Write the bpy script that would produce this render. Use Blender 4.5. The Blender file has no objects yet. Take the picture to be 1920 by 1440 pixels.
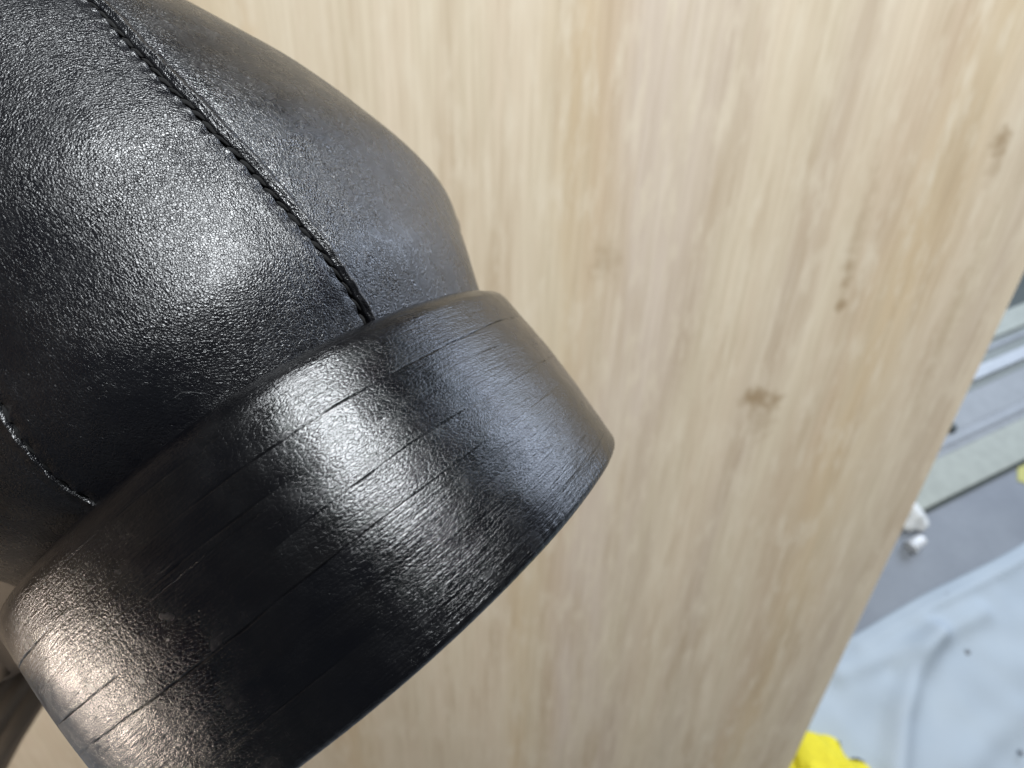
import bpy, bmesh, math, random
import numpy as np
from mathutils import Matrix, Vector
random.seed(7); rng = np.random.default_rng(7)
S = bpy.context.scene
COL = S.collection
PI = math.pi

# ---------------------------------------------------------------- camera
F = 1000.0                                   # focal length in pixels of a 1920 wide picture
CAM_H, PITCH = 0.85, math.radians(55)
cam = bpy.data.cameras.new('camera'); cam_o = bpy.data.objects.new('camera', cam); COL.objects.link(cam_o)
cam.sensor_width = 36; cam.lens = 36 * F / 1920
cam.clip_start = 0.004; cam.clip_end = 60
cam_o.location = (0, 0, CAM_H); cam_o.rotation_euler = (PI / 2 - PITCH, 0, 0)
cam.dof.use_dof = True; cam.dof.focus_distance = 0.0375
cam.dof.aperture_fstop = cam.lens / 0.48
S.camera = cam_o
CM = Matrix.Translation((0, 0, CAM_H)) @ Matrix.Rotation(PI / 2 - PITCH, 4, 'X')
def cw(x, y, z):                             # x right, y down, z forward of the viewpoint -> world
    return CM @ Vector((x, -y, -z))
def cwd(x, y, z):
    return (CM.to_3x3() @ Vector((x, -y, -z))).normalized()
def floor_at(px, py, h=0.0):                 # point of the floor seen at a pixel
    d = cwd((px - 960) / F, (py - 720) / F, 1); t = (h - CAM_H) / d.z
    return Vector((0, 0, CAM_H)) + d * t

# ---------------------------------------------------------------- world and lamps
W_ = bpy.data.worlds.new('World'); S.world = W_; W_.use_nodes = True
W_.node_tree.nodes['Background'].inputs[0].default_value = (0.80, 0.90, 1.0, 1)
W_.node_tree.nodes['Background'].inputs[1].default_value = 0.075
S.view_settings.view_transform = 'Standard'; S.view_settings.look = 'None'
S.view_settings.exposure = 0; S.view_settings.gamma = 1
def area(name, direction, dist, sx, sy, power, color):
    l = bpy.data.lights.new(name, 'AREA'); l.shape = 'RECTANGLE'; l.size = sx; l.size_y = sy
    l.energy = power; l.color = color
    o = bpy.data.objects.new(name, l); COL.objects.link(o)
    tgt = cw(-0.015, 0.0, 0.036); d = cwd(*direction)
    o.location = tgt + d * dist
    o.rotation_euler = d.to_track_quat('Z', 'Y').to_euler()
    return o
area('ceiling_lamp', (0.20, -0.68, -0.71), 1.25, 0.84, 0.48, 46, (0.93, 0.97, 1.0))
area('side_lamp', (-0.83, 0.55, 0.02), 1.1, 0.09, 0.28, 3.8, (1.0, 0.85, 0.72))
area('window_light', (0.74, -0.56, 0.30), 1.8, 1.0, 1.0, 30, (0.70, 0.81, 1.0))

# ---------------------------------------------------------------- helpers
def tag(o, label=None, cat=None, group=None, kind=None):
    if label: o['label'] = label
    if cat: o['category'] = cat
    if group: o['group'] = group
    if kind: o['kind'] = kind
    return o
def empty(name, mat=None):
    o = bpy.data.objects.new(name, None); o.empty_display_size = 0.02; COL.objects.link(o)
    if mat is not None: o.matrix_world = mat
    return o
def mesh_obj(name, verts, faces, mat, parent=None, smooth=True):
    me = bpy.data.meshes.new(name)
    me.from_pydata([tuple(map(float, v)) for v in verts], [], [tuple(map(int, f)) for f in faces])
    if smooth: me.polygons.foreach_set('use_smooth', [True] * len(me.polygons))
    me.update()
    bm = bmesh.new(); bm.from_mesh(me); bmesh.ops.recalc_face_normals(bm, faces=bm.faces); bm.to_mesh(me); bm.free()
    if mat: me.materials.append(mat)
    o = bpy.data.objects.new(name, me); COL.objects.link(o)
    if parent: o.parent = parent
    return o
def grid_faces(nr, nc, closed=False, base=0):
    f = []
    for i in range(nr - 1):
        for j in range(nc if closed else nc - 1):
            k = (j + 1) % nc
            f.append((base + i * nc + j, base + i * nc + k, base + (i + 1) * nc + k, base + (i + 1) * nc + j))
    return f
def box(name, size, mat, parent, loc=(0, 0, 0), bev=0.0):
    bm = bmesh.new(); bmesh.ops.create_cube(bm, size=1)
    for v in bm.verts: v.co = Vector((v.co.x * size[0] + loc[0], v.co.y * size[1] + loc[1], v.co.z * size[2] + loc[2]))
    if bev: bmesh.ops.bevel(bm, geom=bm.edges[:], offset=bev, segments=2, affect='EDGES')
    me = bpy.data.meshes.new(name); bm.to_mesh(me); bm.free(); me.materials.append(mat)
    o = bpy.data.objects.new(name, me); COL.objects.link(o); o.parent = parent
    return o
# smooth value noise (periodic lattice) for modelled unevenness
_T = rng.random((64, 64, 64)) * 2 - 1
def vnoise(x, y, z=0.0):
    x, y, z = np.broadcast_arrays(np.asarray(x, float), np.asarray(y, float), np.asarray(z, float))
    xi, yi, zi = np.floor(x).astype(int), np.floor(y).astype(int), np.floor(z).astype(int)
    fx, fy, fz = x - xi, y - yi, z - zi
    fx, fy, fz = [t * t * (3 - 2 * t) for t in (fx, fy, fz)]
    g = lambda a, b, c: _T[(xi + a) % 64, (yi + b) % 64, (zi + c) % 64]
    l = lambda a, b, t: a + (b - a) * t
    return l(l(l(g(0,0,0), g(1,0,0), fx), l(g(0,1,0), g(1,1,0), fx), fy),
             l(l(g(0,0,1), g(1,0,1), fx), l(g(0,1,1), g(1,1,1), fx), fy), fz)
def sstep(a, b, x):
    t = np.clip((x - a) / (b - a), 0, 1); return t * t * (3 - 2 * t)

# ---------------------------------------------------------------- node helpers
class N:
    def __init__(s, name):
        s.m = bpy.data.materials.new(name); s.m.use_nodes = True; s.t = s.m.node_tree
        s.b = s.t.nodes['Principled BSDF']
    def n(s, typ, **kw):
        x = s.t.nodes.new(typ)
        for k, v in kw.items(): setattr(x, k, v)
        return x
    def l(s, a, b): s.t.links.new(a, b)
    def coord(s, scale=(1, 1, 1), rot=(0, 0, 0), loc=(0, 0, 0)):
        tc = s.n('ShaderNodeTexCoord'); mp = s.n('ShaderNodeMapping')
        mp.inputs['Scale'].default_value = scale; mp.inputs['Rotation'].default_value = rot; mp.inputs['Location'].default_value = loc
        s.l(tc.outputs['Object'], mp.inputs[0]); return mp.outputs[0]
    def noise(s, vec, scale, detail=3, rough=0.5, dist=0.0):
        x = s.n('ShaderNodeTexNoise'); x.inputs['Scale'].default_value = scale; x.inputs['Detail'].default_value = detail
        x.inputs['Roughness'].default_value = rough; x.inputs['Distortion'].default_value = dist
        s.l(vec, x.inputs['Vector']); return x.outputs[0]
    def vor(s, vec, scale, feature='DISTANCE_TO_EDGE', rand=1.0):
        x = s.n('ShaderNodeTexVoronoi'); x.feature = feature; x.inputs['Scale'].default_value = scale
        x.inputs['Randomness'].default_value = rand
        s.l(vec, x.inputs['Vector']); return x.outputs['Distance']
    def math(s, op, a, b=None, clamp=False):
        x = s.n('ShaderNodeMath'); x.operation = op; x.use_clamp = clamp
        for i, v in enumerate((a, b)):
            if v is None: continue
            if isinstance(v, (int, float)): x.inputs[i].default_value = v
            else: s.l(v, x.inputs[i])
        return x.outputs[0]
    def rng_(s, v, a, b, c, d):
        x = s.n('ShaderNodeMapRange')
        for i, k in enumerate((a, b, c, d)): x.inputs[i + 1].default_value = k
        s.l(v, x.inputs[0]); return x.outputs[0]
    def mix(s, fac, a, b, blend='MIX'):
        x = s.n('ShaderNodeMix'); x.data_type = 'RGBA'; x.blend_type = blend
        for sock, v in ((x.inputs[0], fac), (x.inputs[6], a), (x.inputs[7], b)):
            if isinstance(v, (int, float)): sock.default_value = v
            elif isinstance(v, tuple): sock.default_value = (*v[:3], 1)
            else: s.l(v, sock)
        return x.outputs[2]
    def ramp(s, v, stops, interp='LINEAR'):
        x = s.n('ShaderNodeValToRGB'); e = x.color_ramp; e.interpolation = interp
        while len(e.elements) < len(stops): e.elements.new(0.5)
        for el, (p, c) in zip(e.elements, stops): el.position = p; el.color = (*c, 1)
        s.l(v, x.inputs[0]); return x.outputs[0]
    def bump(s, h, dist, strength=1.0, prev=None):
        x = s.n('ShaderNodeBump'); x.inputs['Distance'].default_value = dist; x.inputs['Strength'].default_value = strength
        s.l(h, x.inputs['Height'])
        if prev is not None: s.l(prev, x.inputs['Normal'])
        return x.outputs[0]
    def vadd(s, vec, colr, amt):
        a = s.n('ShaderNodeVectorMath'); a.operation = 'MULTIPLY_ADD'
        s.l(colr, a.inputs[0]); a.inputs[1].default_value = (amt,) * 3; s.l(vec, a.inputs[2]); return a.outputs[0]
    def set(s, **kw):
        for k, v in kw.items():
            i = s.b.inputs[k.replace('_', ' ')]
            if isinstance(v, (int, float)): i.default_value = v
            elif isinstance(v, tuple): i.default_value = (*v[:3], 1)
            else: s.l(v, i)
        return s.m
def nnode(k, vec, scale, detail=2):
    x = k.n('ShaderNodeTexNoise'); x.inputs['Scale'].default_value = scale; x.inputs['Detail'].default_value = detail
    k.l(vec, x.inputs['Vector']); return x.outputs['Color']

def leather(name, cell, depth, rough, seed=0.0, spec=.85):
    k = N(name); v = k.coord(loc=(seed, seed, 0))
    vd = k.vadd(v, nnode(k, v, 1500, 2), 0.00022)
    big = k.vor(vd, cell * 0.55)
    fine = k.vor(vd, cell * 1.25)
    hb = k.math('POWER', k.rng_(big, 0, 0.28, 0, 1), 0.6)
    hf = k.math('POWER', k.rng_(fine, 0, 0.30, 0, 1), 0.6)
    nz = k.noise(v, 6500, 2)
    lo = k.noise(v, 160, 3)
    h = k.math('ADD', k.math('MULTIPLY', hb, 0.55), k.math('MULTIPLY', hf, 0.55))
    h = k.math('ADD', h, k.math('MULTIPLY', nz, 0.55))
    amp = k.rng_(lo, 0.35, 0.65, 0.7, 1.15)
    h = k.math('MULTIPLY', h, amp)
    b1 = k.bump(k.noise(v, 300, 1), 0.00012, 0.3)
    b2 = k.bump(h, depth, 1.0, b1)
    c = k.mix(k.rng_(lo, 0.3, 0.7, 0, 1), (0.0022, 0.0023, 0.0035), (0.0045, 0.0045, 0.0055))
    r = k.rng_(k.noise(v, 700, 3), 0.3, 0.7, rough - 0.05, rough + 0.07)
    return k.set(Base_Color=c, Roughness=r, Normal=b2, Specular_IOR_Level=spec)

def heel_leather(name, rough, depth, seed):
    k = N(name); v = k.coord(loc=(seed, 0, seed))
    vs = k.coord(scale=(1, 1, 14), loc=(seed, 0, 0))         # grain drawn out along the layers
    streak = k.noise(vs, 330, 4, 0.62)
    vl = k.coord(scale=(.5, .5, 44), loc=(0, seed, 0))
    crack = k.rng_(k.noise(vl, 70, 3, 0.6), 0.69, 0.71, 0, 1)
    vw = k.coord(scale=(1, 1, 2.2))
    vd = k.vadd(vw, nnode(k, vw, 1500, 3), 0.0004)
    wr = k.math('POWER', k.rng_(k.vor(vd, 2400), 0, 0.3, 0, 1), 0.6)
    nz = k.noise(vw, 6000, 3, 0.65)
    lo = k.noise(v, 130, 3)
    b0 = k.bump(k.noise(v, 260, 2), 0.0002, 0.5)
    b1 = k.bump(streak, 0.00008, 0.8, b0)
    h = k.math('ADD', k.math('MULTIPLY', wr, 0.45), k.math('MULTIPLY', nz, 0.75))
    b2 = k.bump(h, depth, 1.0, b1)
    b3 = k.bump(crack, 0.00005, 1.0, b2); b3.node.invert = True
    c = k.mix(k.rng_(lo, 0.35, 0.7, 0, 1), (0.0008, 0.0008, 0.0014), (0.002, 0.0018, 0.002))
    r = k.rng_(k.noise(v, 500, 3), 0.3, 0.7, rough - 0.05, rough + 0.08)
    return k.set(Base_Color=c, Roughness=r, Normal=b3, Specular_IOR_Level=0.62)

M_upper = leather('black_grain_leather', 4600, 0.000036, 0.27)
M_back = leather('black_grain_leather_strip', 4600, 0.000030, 0.26, 3.1, .58)
M_heel = [heel_leather('black_stacked_leather_%s' % n, r, d, s) for n, r, d, s in (('a', .20, .000021, 0.), ('b', .21, .000024, 1.7), ('c', .195, .000020, 2.9))]
M_top = heel_leather('black_top_piece', .22, .000020, 4.1)
k = N('black_lining'); M_lining = k.set(Base_Color=(0.006, 0.006, 0.006), Roughness=0.9)
k = N('waxed_black_thread'); v = k.coord()
M_thread = k.set(Base_Color=(0.007, 0.007, 0.007), Roughness=0.9, Specular_IOR_Level=0.25, Normal=k.bump(k.noise(v, 5000, 2), 0.00006))
k = N('black_rubber'); v = k.coord()
M_rubber = k.set(Base_Color=(0.0045, 0.0045, 0.005), Roughness=k.rng_(k.noise(v, 900, 3), 0.3, .7, .34, .44),
                 Normal=k.bump(k.noise(v, 5200, 3), 0.000035), Specular_IOR_Level=0.5)

# ---------------------------------------------------------------- the boot: shared form (shoe space: x lateral, z up, y toward the toe)
P_ROT = np.array([-0.30446758, -0.24812921, 0.00728513]); P_LOC = (-0.00906323, 0.0068975, 0.03204814)
HH, TAPER, EX, LB, MS, SEAT = 0.0201054, 0.97785, 1.8868, 0.0425769, 0.06073, -0.01252728
HW = 0.032
def rotv(w):
    th = np.linalg.norm(w); q = w / th
    K = np.array([[0, -q[2], q[1]], [q[2], 0, -q[0]], [-q[1], q[0], 0]])
    return np.eye(3) + np.sin(th) * K + (1 - np.cos(th)) * K @ K
R3 = rotv(P_ROT) @ np.array([[.785, -.62, 0], [.62, .785, 0], [0, 0, 1]]).T
R3, _ = np.linalg.qr(R3); R3 = R3 * np.sign(np.diag(R3))[None, :]
if R3[0, 0] < 0: R3[:, 0] *= -1
s_, a_, t_ = R3[:, 0], R3[:, 1], R3[:, 2]
def cvec(v): return Vector((v[0], -v[1], -v[2]))
base_c = np.array(P_LOC) + a_ * (HH / 2)                     # heel base at the back, camera space
B = Matrix.Identity(4)
for c, vec in enumerate((s_, t_, -a_)):
    q = cvec(vec)
    for r in range(3): B[r][c] = q[r]
q = cvec(base_c)
for r in range(3): B[r][3] = q[r]
BOOT = empty('ankle_boot', CM @ B)
tag(BOOT, 'black leather boot held with its stacked heel toward the viewer', 'boot')

# outline of the boot in plan: back curve, sides, toe
ph = np.linspace(-PI / 2, PI / 2, 361)
bs = np.sign(np.sin(ph)) * np.abs(np.sin(ph)) ** (2 / EX) * HW
bt = LB * (1 - np.abs(np.cos(ph)) ** (2 / EX))
tt = np.linspace(0, .045, 30)[1:]
sideL = np.stack([-(HW + MS * tt), LB + tt], 1)[::-1]; sideR = np.stack([HW + MS * tt, LB + tt], 1)
back = np.concatenate([sideL, np.stack([bs, bt], 1), sideR])
def toe(sgn):
    t0 = LB + .045; w0 = HW + MS * .045
    th = np.linspace(0, PI / 2, 60)[1:]
    return np.stack([sgn * w0 * np.cos(th) ** .8, t0 + .175 * np.sin(th) ** 1.0], 1)
full = np.concatenate([toe(-1)[::-1], back, toe(1)])
def resample(c, n, seam_s=None):
    d = np.r_[0, np.cumsum(np.linalg.norm(np.diff(c, axis=0), axis=1))]
    u = np.linspace(0, d[-1], n); return np.stack([np.interp(u, d, c[:, i]) for i in (0, 1)], 1)
full = resample(full, 3001)
arc = np.r_[0, np.cumsum(np.linalg.norm(np.diff(full, axis=0), axis=1))]
mid = arc[np.argmin(np.abs(full[:, 0]) + (full[:, 1] > .02) * 9)]
arc = arc - mid                                              # arc = 0 at the centre back
def plan_at(u): return np.stack([np.interp(u, arc, full[:, 0]), np.interp(u, arc, full[:, 1])], -1)
def seat_up(t):                                              # rise of the heel seat toward the waist
    r = -SEAT * (np.minimum(t, .052) / .05) ** 2 + np.clip(t - .052, 0, .05) * .25
    return r - sstep(.09, .19, t) * .034
ZK = [-.006, -.003, 0, .004, .010, .018, .030, .045, .065, .085]
WK = [0.02668, 0.02788, 0.02898, 0.03123, 0.03403, 0.03797, 0.0335, 0.0315, 0.03, 0.029]
XK = [0.0, 0.0, 0.0, 0.0, 0.0, 0.0, 0.00052, 0.00659, 0.01264, 0.01869]   # the shaft leans to one side of the heel
# smooth interpolation of the width over the height
_zz = np.linspace(ZK[0], ZK[-1], 400); _ww = np.interp(_zz, ZK, WK)
_k = np.exp(-0.5 * (np.arange(-40, 41) / 9.) ** 2); _k /= _k.sum()
_ww = np.convolve(np.pad(_ww, 40, mode='edge'), _k, 'valid')
_xx = np.convolve(np.pad(np.interp(_zz, ZK, XK), 40, mode='edge'), _k, 'valid')
def upper_pt(u, z):
    p = plan_at(u); w = np.interp(z, _zz, _ww); kk = w / HW
    cz = 1 - .86 * sstep(-.002, .022, z)                                  # the shaft is shorter than the foot
    py_ = p[..., 1]; f0 = .030
    py_ = np.where(py_ > f0, f0 + (py_ - f0) * cz, py_)
    x = p[..., 0] * kk * (1 - .16 * sstep(.032, .085, p[..., 1])) - np.interp(z, _zz, _xx)
    y = py_ * kk + (HW - w) * .3 + .0005
    tuck = .0036 * (1 - sstep(-.004, .0072, z)) * (1 - sstep(.010, .042, u)) * sstep(-.050, -.026, u) * (1 - sstep(.03, .06, p[..., 1]))
    e = 1e-3; tg = plan_at(u + e) - plan_at(u - e); tg = tg / (np.linalg.norm(tg, axis=-1, keepdims=True) + 1e-12)
    x = x - tg[..., 1] * tuck; y = y + tg[..., 0] * tuck
    zt = seat_up(p[..., 1]) * (1 - sstep(0, .022, z))
    return np.stack([x, y, HH + z + zt], -1)
def upper_off(u, z, off):
    e = 2e-4
    du = upper_pt(u + e, z) - upper_pt(u - e, z); dz = upper_pt(u, z + e) - upper_pt(u, z - e)
    n = np.cross(du, dz); n /= np.linalg.norm(n, axis=-1, keepdims=True) + 1e-12
    return upper_pt(u, z) + n * off[..., None], n
# seam positions: arc parameter against height above the heel seat
def arc_of_s(s):
    m = (full[:, 1] < .03); return np.interp(s, full[m, 0], arc[m])
S1Z = [-0.006, 0.0013, 0.0025, 0.0042, 0.0064, 0.0095, 0.0124, 0.0153, 0.0187, 0.0231, 0.0272, 0.0323, 0.07]
S1S = [0.01061, 0.01061, 0.00981, 0.00909, 0.00829, 0.00765, 0.00708, 0.00636, 0.0058, 0.00596, 0.00612, 0.00708, 0.00951]
S2Z = [-0.006, 0.0017, 0.0035, 0.0051, 0.0064, 0.008, 0.0104, 0.07]
S2S = [-0.01773, -0.01773, -0.01629, -0.01533, -0.01453, -0.01389, -0.01293, -0.00493]
sm = lambda z, Z, Sv: sum(np.interp(z + d, Z, Sv) for d in (-.002, -.001, 0, .001, .002)) / 5
seam1 = lambda z: sm(z, S1Z, S1S) + vnoise(z * 420, 3.3) * .00009
seam2 = lambda z: sm(z, S2Z, S2S) + vnoise(z * 420, 9.3) * .00009

# right side panel (over the strip along the seam, with a raised folded edge)
def spaced(n_near, near, far, n_far):
    a = np.linspace(0, near, n_near); b = near + (far - near) * (np.linspace(0, 1, n_far + 1)[1:]) ** 1.6
    return np.r_[a, b]
zrow = np.concatenate([np.linspace(-.005, .034, 520), np.linspace(.034, .083, 120)[1:]])
UMAX = arc[-1]
STITCH = .00125
def side_panel(name, seam, sgn, mat, bulge):
    d = spaced(60, .0030, abs(arc[-1] if sgn > 0 else arc[0]) - .016, 170)
    D, Z = np.meshgrid(d, zrow)
    gap = .00045 * (1 - sstep(.0005, .0030, Z)) if sgn > 0 else 0 * Z
    start = seam(Z) + sgn * (.00006 + gap)
    lim = (arc[-1] if sgn > 0 else arc[0])
    Uu = start + sgn * D * np.abs(lim - start) / d[-1] * 1.0
    Dn = D
    wv = vnoise(Z * 900, 1.0) * .5 + vnoise(Z * 2600, 4.0) * .3
    ed = .00046 + .00006 * wv
    ridge = (1 if sgn > 0 else 0.) * np.exp(-((Dn - ed) / (.00022 + .00005 * wv)) ** 2) * (.00030 + .00007 * wv)
    pull = .00004 * np.cos(2 * PI * Z / STITCH) * np.exp(-(Dn / .0006) ** 2)
    edge = -.0011 * np.clip(1 - Dn / .00010, 0, 1) ** 2
    dip = -.00005 * np.exp(-((Dn - .0008) / .0004) ** 2)
    wob = vnoise(Uu * 260, Z * 260, 5.) * .00007 + vnoise(Uu * 90, Z * 90, 2.) * .00014
    off = ridge + pull + edge + dip + wob * sstep(0, .002, Dn)
    P, _ = upper_off(Uu, Z, off)
    return mesh_obj(name, P.reshape(-1, 3), grid_faces(len(zrow), len(d)), mat, BOOT)
tag(side_panel('side_panel', seam1, 1, M_upper, 0), 'side leather panel with a raised folded edge along the seam')
tag(side_panel('side_panel', seam2, -1, M_upper, 0), 'side leather panel in shade')
# strip up the back of the boot
nq = 260; uq = np.linspace(0, 1, nq); uq = .5 - .5 * np.cos(PI * uq) * (1 - .25 * np.sin(PI * uq) ** 2)
Q, Z = np.meshgrid(uq, zrow)
A0, A1 = seam2(Z) + .0001, seam1(Z) - .0001
Uu = A0 + (A1 - A0) * Q
dd = np.minimum(Uu - A0, A1 - Uu)
off = -.0009 * np.clip(1 - dd / .00034, 0, 1) ** 2 + .00006 * np.exp(-((dd - .0011) / .0006) ** 2)
off += .00012 * np.cos(2 * PI * Z / STITCH + 1.) * np.exp(-(dd / .0005) ** 2)
off += vnoise(Uu * 240, Z * 240, 1.) * .00007 + vnoise(Uu * 80, Z * 80, 7.) * .00018
Pk, _ = upper_off(Uu, Z, off)
tag(mesh_obj('back_strip', Pk.reshape(-1, 3), grid_faces(len(zrow), nq), M_back, BOOT), 'narrow back strip between the two stitched seams')
# lining behind the panels
ul = np.linspace(arc[0], arc[-1], 300); zl = np.linspace(-.005, .084, 60)
U2, Z2 = np.meshgrid(ul, zl); Pl, _ = upper_off(U2, Z2, np.full_like(U2, -.0012))
mesh_obj('lining', Pl.reshape(-1, 3), grid_faces(60, 300), M_lining, BOOT)

# stitches: a twisted thread lying in each seam groove
def thread_mesh(name):
    vs, fs = [], []; nr, nc = 13, 10
    for i in range(nr):
        t = i / (nr - 1); r = .00017 * math.sin(PI * (0.08 + .84 * t)) ** .6
        for j in range(nc):
            a = 2 * PI * j / nc; tw = 1 + .16 * math.cos(2 * a - t * 7)
            vs.append(((t - .5) * .00122, r * tw * math.cos(a), r * tw * math.sin(a) * .85 + .00004 * math.sin(PI * t)))
    fs = grid_faces(nr, nc, True); fs.append(tuple(range(nc))[::-1]); fs.append(tuple(range((nr - 1) * nc, nr * nc)))
    me = bpy.data.meshes.new(name); me.from_pydata(vs, [], fs); me.polygons.foreach_set('use_smooth', [True] * len(me.polygons))
    me.materials.append(M_thread); return me
TH = thread_mesh('stitch')
def stitches(seam, z0, z1, sgn):
    z = z0
    while z < z1:
        zz = np.array(z); p, n = upper_off(seam(zz), zz, np.array(-.00033))
        p2, _ = upper_off(seam(zz + 4e-4), zz + 4e-4, np.array(-.00033))
        X = Vector(p2 - p).normalized(); Nn = Vector(n); Y = Nn.cross(X).normalized()
        ang = .20 * sgn + random.uniform(-.14, .14)
        X2 = X * math.cos(ang) + Y * math.sin(ang); Y2 = Nn.cross(X2).normalized()
        M = Matrix.Identity(4)
        for r in range(3): M[r][0] = X2[r]; M[r][1] = Y2[r]; M[r][2] = Nn[r]; M[r][3] = p[r]
        o = bpy.data.objects.new('stitch', TH); COL.objects.link(o); o.parent = BOOT
        o.matrix_local = M @ Matrix.Diagonal((random.uniform(.85, 1.1), random.uniform(.75, 1.2), 1, 1))
        z += STITCH * random.uniform(.86, .98)
stitches(seam1, .0012, .050, 1)
stitches(seam2, .0008, .020, -1)

# ---------------------------------------------------------------- stacked heel
HT = .060
m = full[:, 1] <= HT + 1e-4
i0, i1 = np.where(m)[0][0], np.where(m)[0][-1]
hp = resample(full[i0:i1 + 1], 900)
ha = np.r_[0, np.cumsum(np.linalg.norm(np.diff(hp, axis=0), axis=1))]
tan = np.gradient(hp, axis=0); tan /= np.linalg.norm(tan, axis=1, keepdims=True)
nrm = np.stack([tan[:, 1], -tan[:, 0]], 1)                   # outward
nbr = 30                                                     # points across the breast face
br = np.stack([np.linspace(hp[-1, 0], hp[0, 0], nbr + 2)[1:-1], np.full(nbr, HT)], 1)
HP = np.concatenate([hp, br]); HN = np.concatenate([nrm, np.tile([0., 1.], (nbr, 1))])
HA = np.r_[ha, ha[-1] + np.linspace(.002, .06, nbr)]
NP_ = len(HP)
RT, RB = .0021, .0006
def heel_ring(v, off):
    """v 0 at the rim, 1 at the ground; off outward offset per point"""
    kk = 1 + (TAPER - 1) * v
    top = HH + seat_up(HP[:, 1]) + .00035
    z = top * (1 - v)
    x = HP[:, 0] * kk + HN[:, 0] * off; y = (HP[:, 1] - .03) * kk + .03 + HN[:, 1] * off
    return np.stack([x, y, z], 1)
def prof(v):
    top = HH + seat_up(HP[:, 1]); e = v * top; b = (1 - v) * top
    o = np.zeros(NP_)
    q = np.clip(1 - e / RT, 0, 1); o -= RT * (1 - np.sqrt(1 - q * q))
    q = np.clip(1 - b / RB, 0, 1); o -= RB * (1 - np.sqrt(1 - q * q))
    o += (.00015 + .00095 * np.clip(-HN[:, 1], 0, 1) ** 1.5) * np.sin(PI * np.clip(v, 0, 1))
    o += vnoise(HA * 95, e * 110, 3.) * .00016 + vnoise(HA * 260, e * 420, 8.) * .00005
    return o
edges_v = [0, .115, .232, .352, .470, .590, .712, .835, 1.0]
NL = len(edges_v) - 1
for k_ in range(NL):
    v0, v1 = edges_v[k_], edges_v[k_ + 1]
    nv = 22 if k_ not in (0, NL - 1) else 34
    vv = np.linspace(v0, v1, nv)
    if k_ == 0: vv = v0 + (v1 - v0) * np.linspace(0, 1, nv) ** 1.5
    ex = np.array([.02, .045, .075, .11, .16]) * 1e-3 / HH; vv = np.unique(np.r_[vv, v0 + ex, v1 - ex])
    rows = []
    for v in vv:
        mm_t = (v - v0) * HH; mm_b = (v1 - v) * HH
        o = prof(v)
        for dist, lk in ((mm_t, k_), (mm_b, k_ + 1)):
            if 0 < lk < NL:
                amp = np.clip(.05 + 2.2 * vnoise(HA * 75 + lk * 7.3, lk * 3.1), 0.0, 1.0)
                jit = 1 + .6 * vnoise(HA * 900, lk * 5.)
                o -= .000065 * amp * jit * math.exp(-(dist / .00005) ** 2)
        if k_ == NL - 1:
            rib = np.sin(2 * PI * HA / .00085 + vnoise(HA * 300, 2.) * 2.5)
            o += rib * .000014 * (1 - sstep(.0002, .0022, mm_b)) + vnoise(HA * 500, 11.) * .00003 * (1 - sstep(0, .002, mm_b))
        r_ = heel_ring(v, o)
        # the line between two layers wanders a little
        if 0 < k_ or v > v0: r_[:, 2] += (vnoise(HA * 60, v * 9.) * .00022 + vnoise(HA * 300, v * 30.) * .00006) * (sstep(0, .1, v) * (1 - sstep(.85, 1, v)))
        rows.append(r_)
    G = np.array(rows); nr = len(rows)
    verts = list(G.reshape(-1, 3)); faces = grid_faces(nr, NP_, True)
    for edge, base in ((0, 0), (nr - 1, (nr - 1) * NP_)):     # flat faces of the layer
        ring = G[edge]; c = ring.mean(0); base = len(verts); verts += list(ring)
        for f_ in (.90, .5):
            inn = c + (ring - c) * np.array([f_, f_, 1]) ; b2 = len(verts); verts += list(inn)
            faces += [(base + j, base + (j + 1) % NP_, b2 + (j + 1) % NP_, b2 + j) for j in range(NP_)]
            base = b2
        verts.append(c); ci = len(verts) - 1
        faces += [(base + j, base + (j + 1) % NP_, ci) for j in range(NP_)]
    if k_ == NL - 1:
        o = mesh_obj('top_piece', verts, faces, M_top, BOOT); o['label'] = 'lowest layer of the heel with a fine ribbed edge'
    else:
        o = mesh_obj('heel_lift', verts, faces, M_heel[k_ % 3], BOOT)

# sole from the heel forward, and toe closing
sm_ = full[:, 1] > HT - .004
th_ = np.linspace(arc[0], arc[-1], 400)
pp = plan_at(th_); pp = pp[pp[:, 1] > HT - .003]
def sole_ring(z_off, k_):
    c = np.array([0, .14]); q = c + (pp - c) * k_
    return np.stack([q[:, 0], q[:, 1], HH + seat_up(pp[:, 1]) + z_off], 1)
G = np.array([sole_ring(-.0005, .92), sole_ring(-.0005, .995), sole_ring(-.0015, 1.0), sole_ring(-.0045, 1.0), sole_ring(-.0052, .99), sole_ring(-.0052, .9)])
verts = list(G.reshape(-1, 3)); n_ = len(pp); faces = grid_faces(6, n_, True)
faces += [tuple(range(n_))[::-1], tuple(range(5 * n_, 6 * n_))]
mesh_obj('outsole', verts, faces, M_rubber, BOOT)

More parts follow.
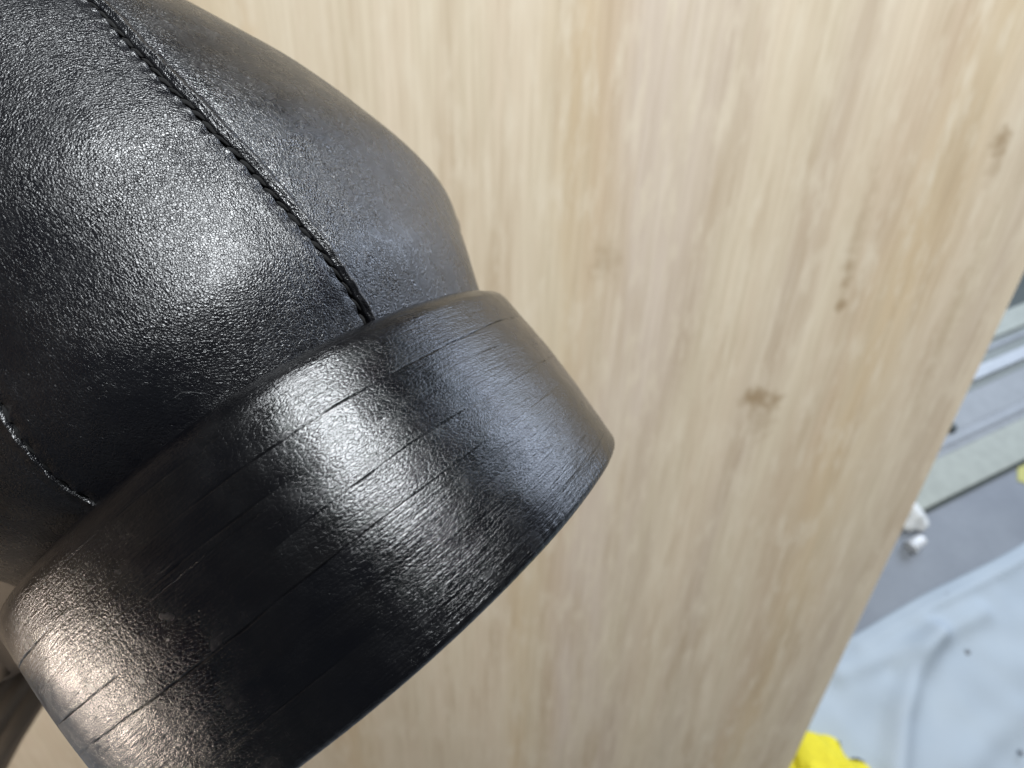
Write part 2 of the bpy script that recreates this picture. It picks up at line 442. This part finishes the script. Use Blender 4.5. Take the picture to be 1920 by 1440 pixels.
# ---------------------------------------------------------------- lint lying on the boot
k = N('white_lint'); M_lint = k.set(Base_Color=(0.13, 0.13, 0.13), Roughness=0.6)
def boot_world(p): return (CM @ B) @ Vector(p)
def fibre(pts, r, label):
    cu = bpy.data.curves.new('lint_fibre', 'CURVE'); cu.dimensions = '3D'; cu.bevel_depth = r; cu.bevel_resolution = 1
    sp = cu.splines.new('NURBS'); sp.points.add(len(pts) - 1); sp.use_endpoint_u = True; sp.order_u = 3
    for a, b in zip(sp.points, pts): w = boot_world(b); a.co = (*w, 1)
    dg = bpy.data.objects.new('tmp', cu); me = bpy.data.meshes.new_from_object(dg); bpy.data.objects.remove(dg)
    me.name = 'lint_fibre'; me.materials.clear(); me.materials.append(M_lint); o = bpy.data.objects.new('lint_fibre', me); COL.objects.link(o)
    tag(o, label, 'lint', 'white fibres caught on the boot')
fz = lambda s, z, o: upper_off(np.array(arc_of_s(s)), np.array(z), np.array(o))[0]
fibre([fz(-.0058, .0026, .0001), fz(-.0052, .0027, .0004), fz(-.0046, .0024, .0005), fz(-.0041, .0018, .0002)], 0.000006, 'thin curved white fibre in the dark crease above the heel rim')
0 and fibre([fz(-.0130, .0062, .0001), fz(-.0127, .0055, .0002), fz(-.0123, .0049, .0001)], 0.000007, 'short white fibre beside the left seam in the shade')

# ---------------------------------------------------------------- plywood board
g = np.array([-.028, .893, .449]); g /= np.linalg.norm(g)       # grain direction, camera space (y down)
nb = np.array([0, .449, -.893]); nb -= g * (nb @ g); nb /= np.linalg.norm(nb)
xb = np.cross(g, nb); xb = xb if xb[0] > 0 else -xb
DC = .40
def on_board(px, py):
    r = np.array([(px - 960) / F, (py - 720) / F, 1.]); t = (nb @ np.array([0, 0, DC])) / (nb @ r); q = r * t - np.array([0, 0, DC])
    return q @ xb, -(q @ g)
MB = Matrix.Identity(4)
for c, vec in enumerate((xb, -g, nb)):
    q = cvec(vec)
    for r in range(3): MB[r][c] = q[r]
q = cvec((0, 0, DC))
for r in range(3): MB[r][3] = q[r]
BM = CM @ MB
if BM.to_3x3().determinant() < 0: print('WARN board handedness')
e1, e2 = on_board(1920, 510), on_board(1480, 1440)
xr = (e1[0] + e2[0]) / 2; skew = math.atan2(e2[0] - e1[0], e1[1] - e2[1])
print('board right', e1, e2, 'skew', skew)
gz = BM.to_3x3() @ Vector((0, 1, 0)); y_floor = -(BM.translation.z - .004) / gz.z
BO = empty('plywood_board', BM); tag(BO, 'pale plywood sheet leaning behind the boot', 'board')
def wood(name, knots=True, rot=False):
    k = N(name); tc = k.n('ShaderNodeTexCoord'); sep = k.n('ShaderNodeSeparateXYZ'); k.l(tc.outputs['Object'], sep.inputs[0])
    base = k.coord()
    warp = k.noise(k.coord(scale=(1, .28, 1)), 7, 3)
    warp2 = k.noise(k.coord(scale=(1, .16, 1)), 32, 3)
    xw = k.math('ADD', sep.outputs[0], k.math('ADD', k.math('MULTIPLY', k.math('SUBTRACT', warp, .5), .075), k.math('MULTIPLY', k.math('SUBTRACT', warp2, .5), .022)))
    x01 = k.rng_(xw, -.45, .45, 0, 1)
    cream, tan, gold, pink, grey, pale = (0.562, 0.472, 0.355), (0.499, 0.399, 0.288), (0.524, 0.414, 0.273), (0.544, 0.462, 0.376), (0.487, 0.404, 0.311), (0.592, 0.505, 0.384)
    seq = [(.00, cream), (.12, tan), (.20, pale), (.27, cream), (.32, gold), (.355, pale), (.39, cream), (.44, pale), (.475, cream), (.505, pale), (.53, gold),
           (.555, tan), (.575, pink), (.605, pink), (.635, grey), (.66, pale), (.685, cream), (.715, grey), (.74, pale), (.77, tan), (.80, gold), (.825, cream),
           (.855, grey), (.875, pale), (.90, tan), (.93, cream), (.96, grey), (1., tan)]
    c = k.ramp(x01, seq)
    bl = k.noise(k.coord(scale=(1, .12, 1), loc=(.3, 0, 0)), 26, 4, .6)
    c = k.mix(k.rng_(bl, .42, .66, 0, .75), c, (0.561, 0.488, 0.363))
    bl2 = k.noise(k.coord(scale=(1, .10, 1), loc=(1.3, 0, 0)), 48, 3, .6)
    c = k.mix(k.rng_(bl2, .52, .72, 0, .6), c, (.41, .315, .21))
    fine = k.noise(k.coord(scale=(1, .03, 1)), 300, 3, .6)
    c = k.mix(k.rng_(fine, .35, .66, 0, .65), c, k.mix(1.0, c, (.80, .77, .72), 'MULTIPLY'))
    flake = k.noise(k.coord(scale=(1, .22, 1), loc=(0, .7, 0)), 95, 3, .7)
    c = k.mix(k.rng_(flake, .50, .70, 0, .75), c, (0.591, 0.516, 0.398))
    if knots:
        for px, py, rx, ry, amt in ((1415, 745, .0075, .006, .9), (1452, 752, .0045, .006, .75), (1430, 790, .007, .013, .35), (1876, 262, .0038, .006, .75), (1868, 305, .003, .012, .4),
                                    (1578, 573, .0034, .003, .8), (1590, 515, .0026, .009, .5), (1135, 488, .008, .009, .35), (1300, 655, .01, .03, .12), (1610, 430, .003, .03, .35), (1780, 610, .004, .05, .25)):
            kx, ky = on_board(px, py)
            a = k.math('DIVIDE', k.math('SUBTRACT', sep.outputs[0], float(kx)), rx * 1.45)
            b = k.math('DIVIDE', k.math('SUBTRACT', sep.outputs[1], float(ky)), ry * 1.45)
            w = k.math('MULTIPLY', k.math('SUBTRACT', k.noise(base, 130, 3), .5), 2.2)
            d = k.math('ADD', k.math('SQRT', k.math('ADD', k.math('MULTIPLY', a, a), k.math('MULTIPLY', b, b))), w)
            c = k.mix(k.rng_(d, .25, 1.25, amt * .95, 0), c, (.27, .19, .105))
    return k.set(Base_Color=c, Roughness=.62, Normal=k.bump(fine, .0004, .35), Specular_IOR_Level=.35)
M_wood = wood('pale_poplar_veneer'); M_core = wood('poplar_core', False)
YT = .42; XL = -.95; TH_ = .012
def ply(name, z0, z1, mat, inset=0.):
    ys = [YT, y_floor]; vs = []
    for z in (z0, z1):
        for y in ys:
            sh = math.tan(-skew) * (y - e1[1])
            vs.append((XL + inset + sh, y - (inset if y == YT else -inset), z)); vs.append((e1[0] + (0) - inset + sh, y - (inset if y == YT else -inset), z))
    f = [(0, 1, 3, 2), (4, 6, 7, 5), (0, 4, 5, 1), (2, 3, 7, 6), (0, 2, 6, 4), (1, 5, 7, 3)]
    return mesh_obj(name, vs, f, mat, BO, False)
ply('face_veneer', -.0012, 0, M_wood)
for z0, z1, i_ in ((-.0042, -.0012, .0003), (-.0078, -.0042, .0001), (-.0108, -.0078, .0003)): ply('core_ply', z0, z1, M_core, i_)
ply('back_veneer', -.012, -.0108, M_wood)

# ---------------------------------------------------------------- floor and the things on it, to the right of the board
k = N('grey_painted_floor'); v = k.coord()
c = k.mix(k.rng_(k.noise(v, 9, 5, .6), .3, .7, 0, 1), (.145, .158, .178), (.19, .205, .225))
c = k.mix(k.rng_(k.noise(v, 160, 3), .6, .75, 0, .4), c, (.13, .14, .15))
M_floor = k.set(Base_Color=c, Roughness=.55, Normal=k.bump(k.noise(v, 80, 4), .001, .4))
fl = mesh_obj('floor', [(-6, -6, 0), (6, -6, 0), (6, 8, 0), (-6, 8, 0)], [(0, 1, 2, 3)], M_floor, None, False); tag(fl, kind='structure')

def plain(name, c1, rough, metal=0., sc=60, var=.12):
    k = N(name); v = k.coord(); d = tuple(x * (1 - var) for x in c1)
    return k.set(Base_Color=k.mix(k.rng_(k.noise(v, sc, 4), .35, .65, 0, 1), d, c1), Roughness=rough, Metallic=metal, Normal=k.bump(k.noise(v, sc * 6, 2), .0003, .3))
M_cream = plain('cream_enamel', (.29, .305, .265), .6); M_panel = plain('grey_enamel', (.20, .21, .215), .5)
M_lip = plain('satin_grey_metal', (.25, .265, .28), .6, 0); M_seal2 = plain('grey_green_seal', (.16, .175, .16), .6)
M_alu = plain('brushed_aluminium', (.36, .38, .40), .6, .1); M_seal = plain('dark_rubber_seal', (.05, .06, .055), .7)
M_white = plain('white_paper', (.60, .60, .58), .8); M_clear = plain('cloudy_plastic', (.58, .58, .58), .3); M_tape = plain('worn_yellow_tape', (.42, .40, .12), .6); M_crumb = plain('grey_crumb', (.24, .26, .28), .8); M_yel = plain('yellow_fabric', (.66, .56, .02), .8, sc=200)
# stepped metal track lying on the floor, running up to the right
pa, pb = floor_at(1700, 972), floor_at(1920, 862)
dr = (pb - pa).normalized(); pr = Vector((-dr.y, dr.x, 0))
TM = Matrix.Identity(4)
for r in range(3): TM[r][0] = dr[r]; TM[r][1] = pr[r]; TM[r][2] = (0, 0, 1)[r]; TM[r][3] = pa[r]
TR = empty('sliding_door_track', TM); tag(TR, 'cream and grey metal track with silver lips lying on the floor', 'metal track')
def bar(name, y0, y1, z0, z1, mat, bev=.0015, xl=-.9, xr_=1.6):
    return box(name, (xr_ - xl, y1 - y0, z1 - z0), mat, TR, ((xl + xr_) / 2, (y0 + y1) / 2, (z0 + z1) / 2), bev)
yy = lambda py: (floor_at(1920, py) - pa).dot(pr)
TRACK = [('seal_strip', yy(871), yy(862), 0, .005, M_seal), ('front_flange', yy(862), yy(785), 0, .012, M_cream), ('seal_strip', yy(785), yy(771), 0, .009, M_panel),
         ('lip', yy(771), yy(752), 0, .013, M_lip), ('web_panel', yy(752), yy(691), 0, .010, M_panel), ('seal_strip', yy(691), yy(676), 0, .007, M_seal2),
         ('lip', yy(676), yy(652), 0, .016, M_alu), ('seal_strip', yy(652), yy(632), 0, .009, M_seal2), ('lip', yy(632), yy(624), 0, .013, M_lip), ('seal_strip', yy(624), yy(613), 0, .008, M_seal2),
         ('rear_flange', yy(613), yy(572), 0, .014, M_cream), ('rear_channel', yy(572), yy(500), 0, .006, M_seal)]
for a in TRACK: bar(*a)
sx = (floor_at(1777, 813) - pa)
bmx = bmesh.new(); bmesh.ops.create_cone(bmx, segments=16, radius1=.009, radius2=.007, depth=.008, cap_ends=True)
bmesh.ops.translate(bmx, verts=bmx.verts, vec=(sx.dot(dr), sx.dot(pr) + .004, .0165))
me = bpy.data.meshes.new('screw'); bmx.to_mesh(me); bmx.free(); me.materials.append(M_seal); o = bpy.data.objects.new('screw', me); COL.objects.link(o); o.parent = TR

# pale cloth with folds
def line_dist(X, Y, pts):
    D = np.full(X.shape, 9.)
    for a, b in zip(pts[:-1], pts[1:]):
        d = b - a; t = np.clip(((X - a[0]) * d[0] + (Y - a[1]) * d[1]) / (d @ d), 0, 1)
        D = np.minimum(D, np.hypot(X - a[0] - t * d[0], Y - a[1] - t * d[1]))
    return D
ca, cb = floor_at(1560, 1214), floor_at(1920, 1014)
cd = (cb - ca).normalized(); cn = Vector((cd.y, -cd.x, 0))
uu = np.linspace(-.30, 1.3, 260); ww = np.linspace(0, .75, 170)
Uc, Wc = np.meshgrid(uu, ww)
edgew = vnoise(Uc * 6, 1.) * .003 * (1 - sstep(0, .1, Wc))
X = ca.x + cd.x * Uc + cn.x * (Wc + edgew); Y = ca.y + cd.y * Uc + cn.y * (Wc + edgew)
Zc = .006 + .003 * vnoise(X * 9, Y * 9) + .0015 * vnoise(X * 30, Y * 30)
def fp(*pp_): return [np.array(floor_at(*q)[:2]) for q in pp_]
for pts, hgt, wd in ((fp((1742, 1190), (1700, 1262), (1678, 1340), (1668, 1440), (1668, 1560)), .030, .017), (fp((1570, 1262), (1640, 1236), (1720, 1205), (1830, 1150)), .016, .016),
                     (fp((1800, 1440), (1850, 1385), (1905, 1340)), .010, .020), (fp((1600, 1200), (1760, 1120), (1920, 1035)), .014, .014), (fp((1560, 1330), (1590, 1300), (1650, 1290)), .006, .02),
                     (fp((1760, 1440), (1800, 1330), (1880, 1230)), .006, .03)):
    D = line_dist(X, Y, pts); Zc += .6 * hgt * np.exp(-(D / wd) ** 2)
Zc *= sstep(-.001, .02, Wc) * .85 + .15
k = N('pale_blue_cloth'); v = k.coord()
M_cloth = k.set(Base_Color=k.mix(k.rng_(k.noise(v, 12, 4), .3, .7, 0, 1), (.32, .365, .405), (.355, .40, .435)), Roughness=.85, Normal=k.bump(k.noise(v, 900, 2), .0002, .4))
cl = mesh_obj('cloth', np.stack([X, Y, Zc], -1).reshape(-1, 3), grid_faces(170, 260), M_cloth)
sd = cl.modifiers.new('thickness', 'SOLIDIFY'); sd.thickness = .0012; sd.offset = -1
tag(cl, 'pale blue grey cloth spread in soft folds over the floor', 'cloth')

def lump(name, center, r, mat, seed, sq=(1, 1, .5), rough=.35, sub=5, fr=(2.2, 6)):
    bm = bmesh.new(); bmesh.ops.create_icosphere(bm, subdivisions=sub, radius=1)
    V = np.array([v.co for v in bm.verts])
    d = 1 + rough * vnoise(V[:, 0] * fr[0] + seed, V[:, 1] * fr[0] + seed, V[:, 2] * fr[0] + seed) - rough * .5 * np.abs(vnoise(V[:, 0] * fr[1] + seed, V[:, 1] * fr[1], V[:, 2] * fr[1] + 4))
    V = V * d[:, None] * np.array(sq) * r; V[:, 2] = np.maximum(V[:, 2], -.0) + 0
    for v, c in zip(bm.verts, V): v.co = c
    me = bpy.data.meshes.new(name); bm.to_mesh(me); bm.free(); me.polygons.foreach_set('use_smooth', [True] * len(me.polygons)); me.materials.append(mat)
    o = bpy.data.objects.new(name, me); COL.objects.link(o); o.location = center; return o
c_ = floor_at(1556, 1494, .02); y1 = lump('crumpled_cloth', (c_.x, c_.y, .008), .062, M_yel, 3.3, (1.0, .92, .55), .42, 5, (1.6, 4))
tag(y1, 'bright yellow crumpled cloth lying on the pale blue cloth', 'cloth')
c_ = floor_at(1708, 962, .01); w1 = lump('crumpled_paper', (c_.x, c_.y, 0), .033, M_white, 8.1, (.9, 1.2, .8), .4, 4, (1.4, 4))
tag(w1, 'small white crumpled paper beside the metal track', 'paper')
c_ = floor_at(1930, 903); tp = box('floor_tape', (.09, .045, .0012), M_tape, None, (0, 0, 0)); tp.location = (c_.x + .03, c_.y, .0008); tp.rotation_euler = (0, 0, -.5)
tag(tp, 'dull yellow patch of tape on the grey floor by the track', 'tape')
# small clear plastic cap with a stub
c_ = floor_at(1716, 1020, .008); PC = empty('plastic_cap', Matrix.Translation((c_.x, c_.y, 0)) @ Matrix.Rotation(.5, 4, 'Z')); tag(PC, 'small cloudy plastic cap on the grey floor next to the board', 'cap')
def cyl(name, r1, r2, dpt, x, mat, par):
    bm = bmesh.new(); bmesh.ops.create_cone(bm, segments=28, radius1=r1, radius2=r2, depth=dpt, cap_ends=True)
    bmesh.ops.bevel(bm, geom=[e for e in bm.edges if len(e.link_faces) == 2 and e.calc_face_angle() > 1], offset=.001, segments=2, affect='EDGES')
    bmesh.ops.rotate(bm, verts=bm.verts, matrix=Matrix.Rotation(PI / 2, 3, 'Y')); bmesh.ops.translate(bm, verts=bm.verts, vec=(x, 0, max(r1, r2)))
    me = bpy.data.meshes.new(name); bm.to_mesh(me); bm.free(); me.materials.append(mat); o = bpy.data.objects.new(name, me); COL.objects.link(o); o.parent = par
cyl('cap_body', .0095, .0085, .022, .004, M_clear, PC); cyl('cap_collar', .0105, .0105, .006, -.012, M_clear, PC)
# dark crumbs on the cloth
for q_, (px, py, r_) in enumerate(((1777, 1117, .0048), (1815, 1222, .0042), (1916, 1412, .004))):
    c_ = floor_at(px, py, .010); u = (Vector((c_.x, c_.y, 0)) - ca)
    o = lump('crumb', (c_.x, c_.y, .010), r_ * .85, M_crumb, q_ * 2.7, (1, 1.2, .8), .5, 2)
    tag(o, ('dark crumb near the upper edge of the pale cloth', 'dark crumb in the middle of the pale cloth', 'dark crumb on the pale cloth at the lower right corner of the photo')[q_], 'crumb', 'dark crumbs on the pale cloth')

# folded taupe fabric behind the left side of the heel
k = N('taupe_fabric'); v = k.coord()
M_taupe = k.set(Base_Color=k.mix(k.rng_(k.noise(v, 60, 3), .3, .7, 0, 1), (.12, .085, .055), (.18, .13, .09)), Roughness=.8, Normal=k.bump(k.noise(v, 1500, 2), .0001, .4))
def drape():
    rows = []
    # edge seen against the board, from behind the heel down to the left
    E_ = [(200, 1110), (124, 1245), (82, 1300), (52, 1345), (22, 1392), (-8, 1440), (-40, 1500), (-70, 1560)]
    E_ = np.array([(np.interp(t, np.linspace(0, 1, 8), [e[0] for e in E_]), np.interp(t, np.linspace(0, 1, 8), [e[1] for e in E_])) for t in np.linspace(0, 1, 60)])
    for q in np.linspace(0, 1, 90):
        r = []
        for j, (px, py) in enumerate(E_):
            X_, Y_ = px - q * 460, py - q * 240
            dpt = .17 - .05 * q + .010 * (1 - math.cos(min(q * 9, PI))) * -.6
            dpt += 0.0018 * math.sin(q * 40 + 1.6 * math.sin(j * .07)) * sstep(.02, .12, q) + .0006 * math.sin(q * 117 + j * .05)
            r.append(tuple(cw((X_ - 960) / F * dpt, (Y_ - 720) / F * dpt, dpt)))
        rows.append(r)
    # carried on into an added sheet out of view
    last = np.array(rows[-1]); sheet = []
    BW = CM @ B
    for i in range(50):                                      # added unseen sheet left of the boot, keeps light off the upper
        t = i / 49; r = []
        for j in range(60):
            w_ = j / 59; zz_ = HH + .095 - w_ * (.092 - .003 * math.sin(t * 9))
            x_ = -.047 - .004 * math.sin(t * 21 + w_ * 3) - .002 * math.sin(t * 47) - .010 * w_ * (1 - w_)
            r.append(tuple(BW @ Vector((x_, .085 - .100 * t, zz_))))
        sheet.append(r)
    for i in range(1, 12):
        t = i / 12; rows.append([tuple(Vector(a).lerp(Vector(b), t)) for a, b in zip(last, sheet[0])])
    rows += sheet
    first = [tuple(Vector(p) + cwd(-.25, -.1, 1) * .012) for p in rows[0]]
    rows.insert(0, first)
    return np.array(rows)
G = drape(); dr_o = mesh_obj('folded_fabric', G.reshape(-1, 3), grid_faces(G.shape[0], G.shape[1]), M_taupe)
sd = dr_o.modifiers.new('thickness', 'SOLIDIFY'); sd.thickness = .0012; sd.offset = 0
tag(dr_o, 'blurred taupe folded fabric behind the left side of the heel, with an added unseen sheet shading the upper', 'fabric')
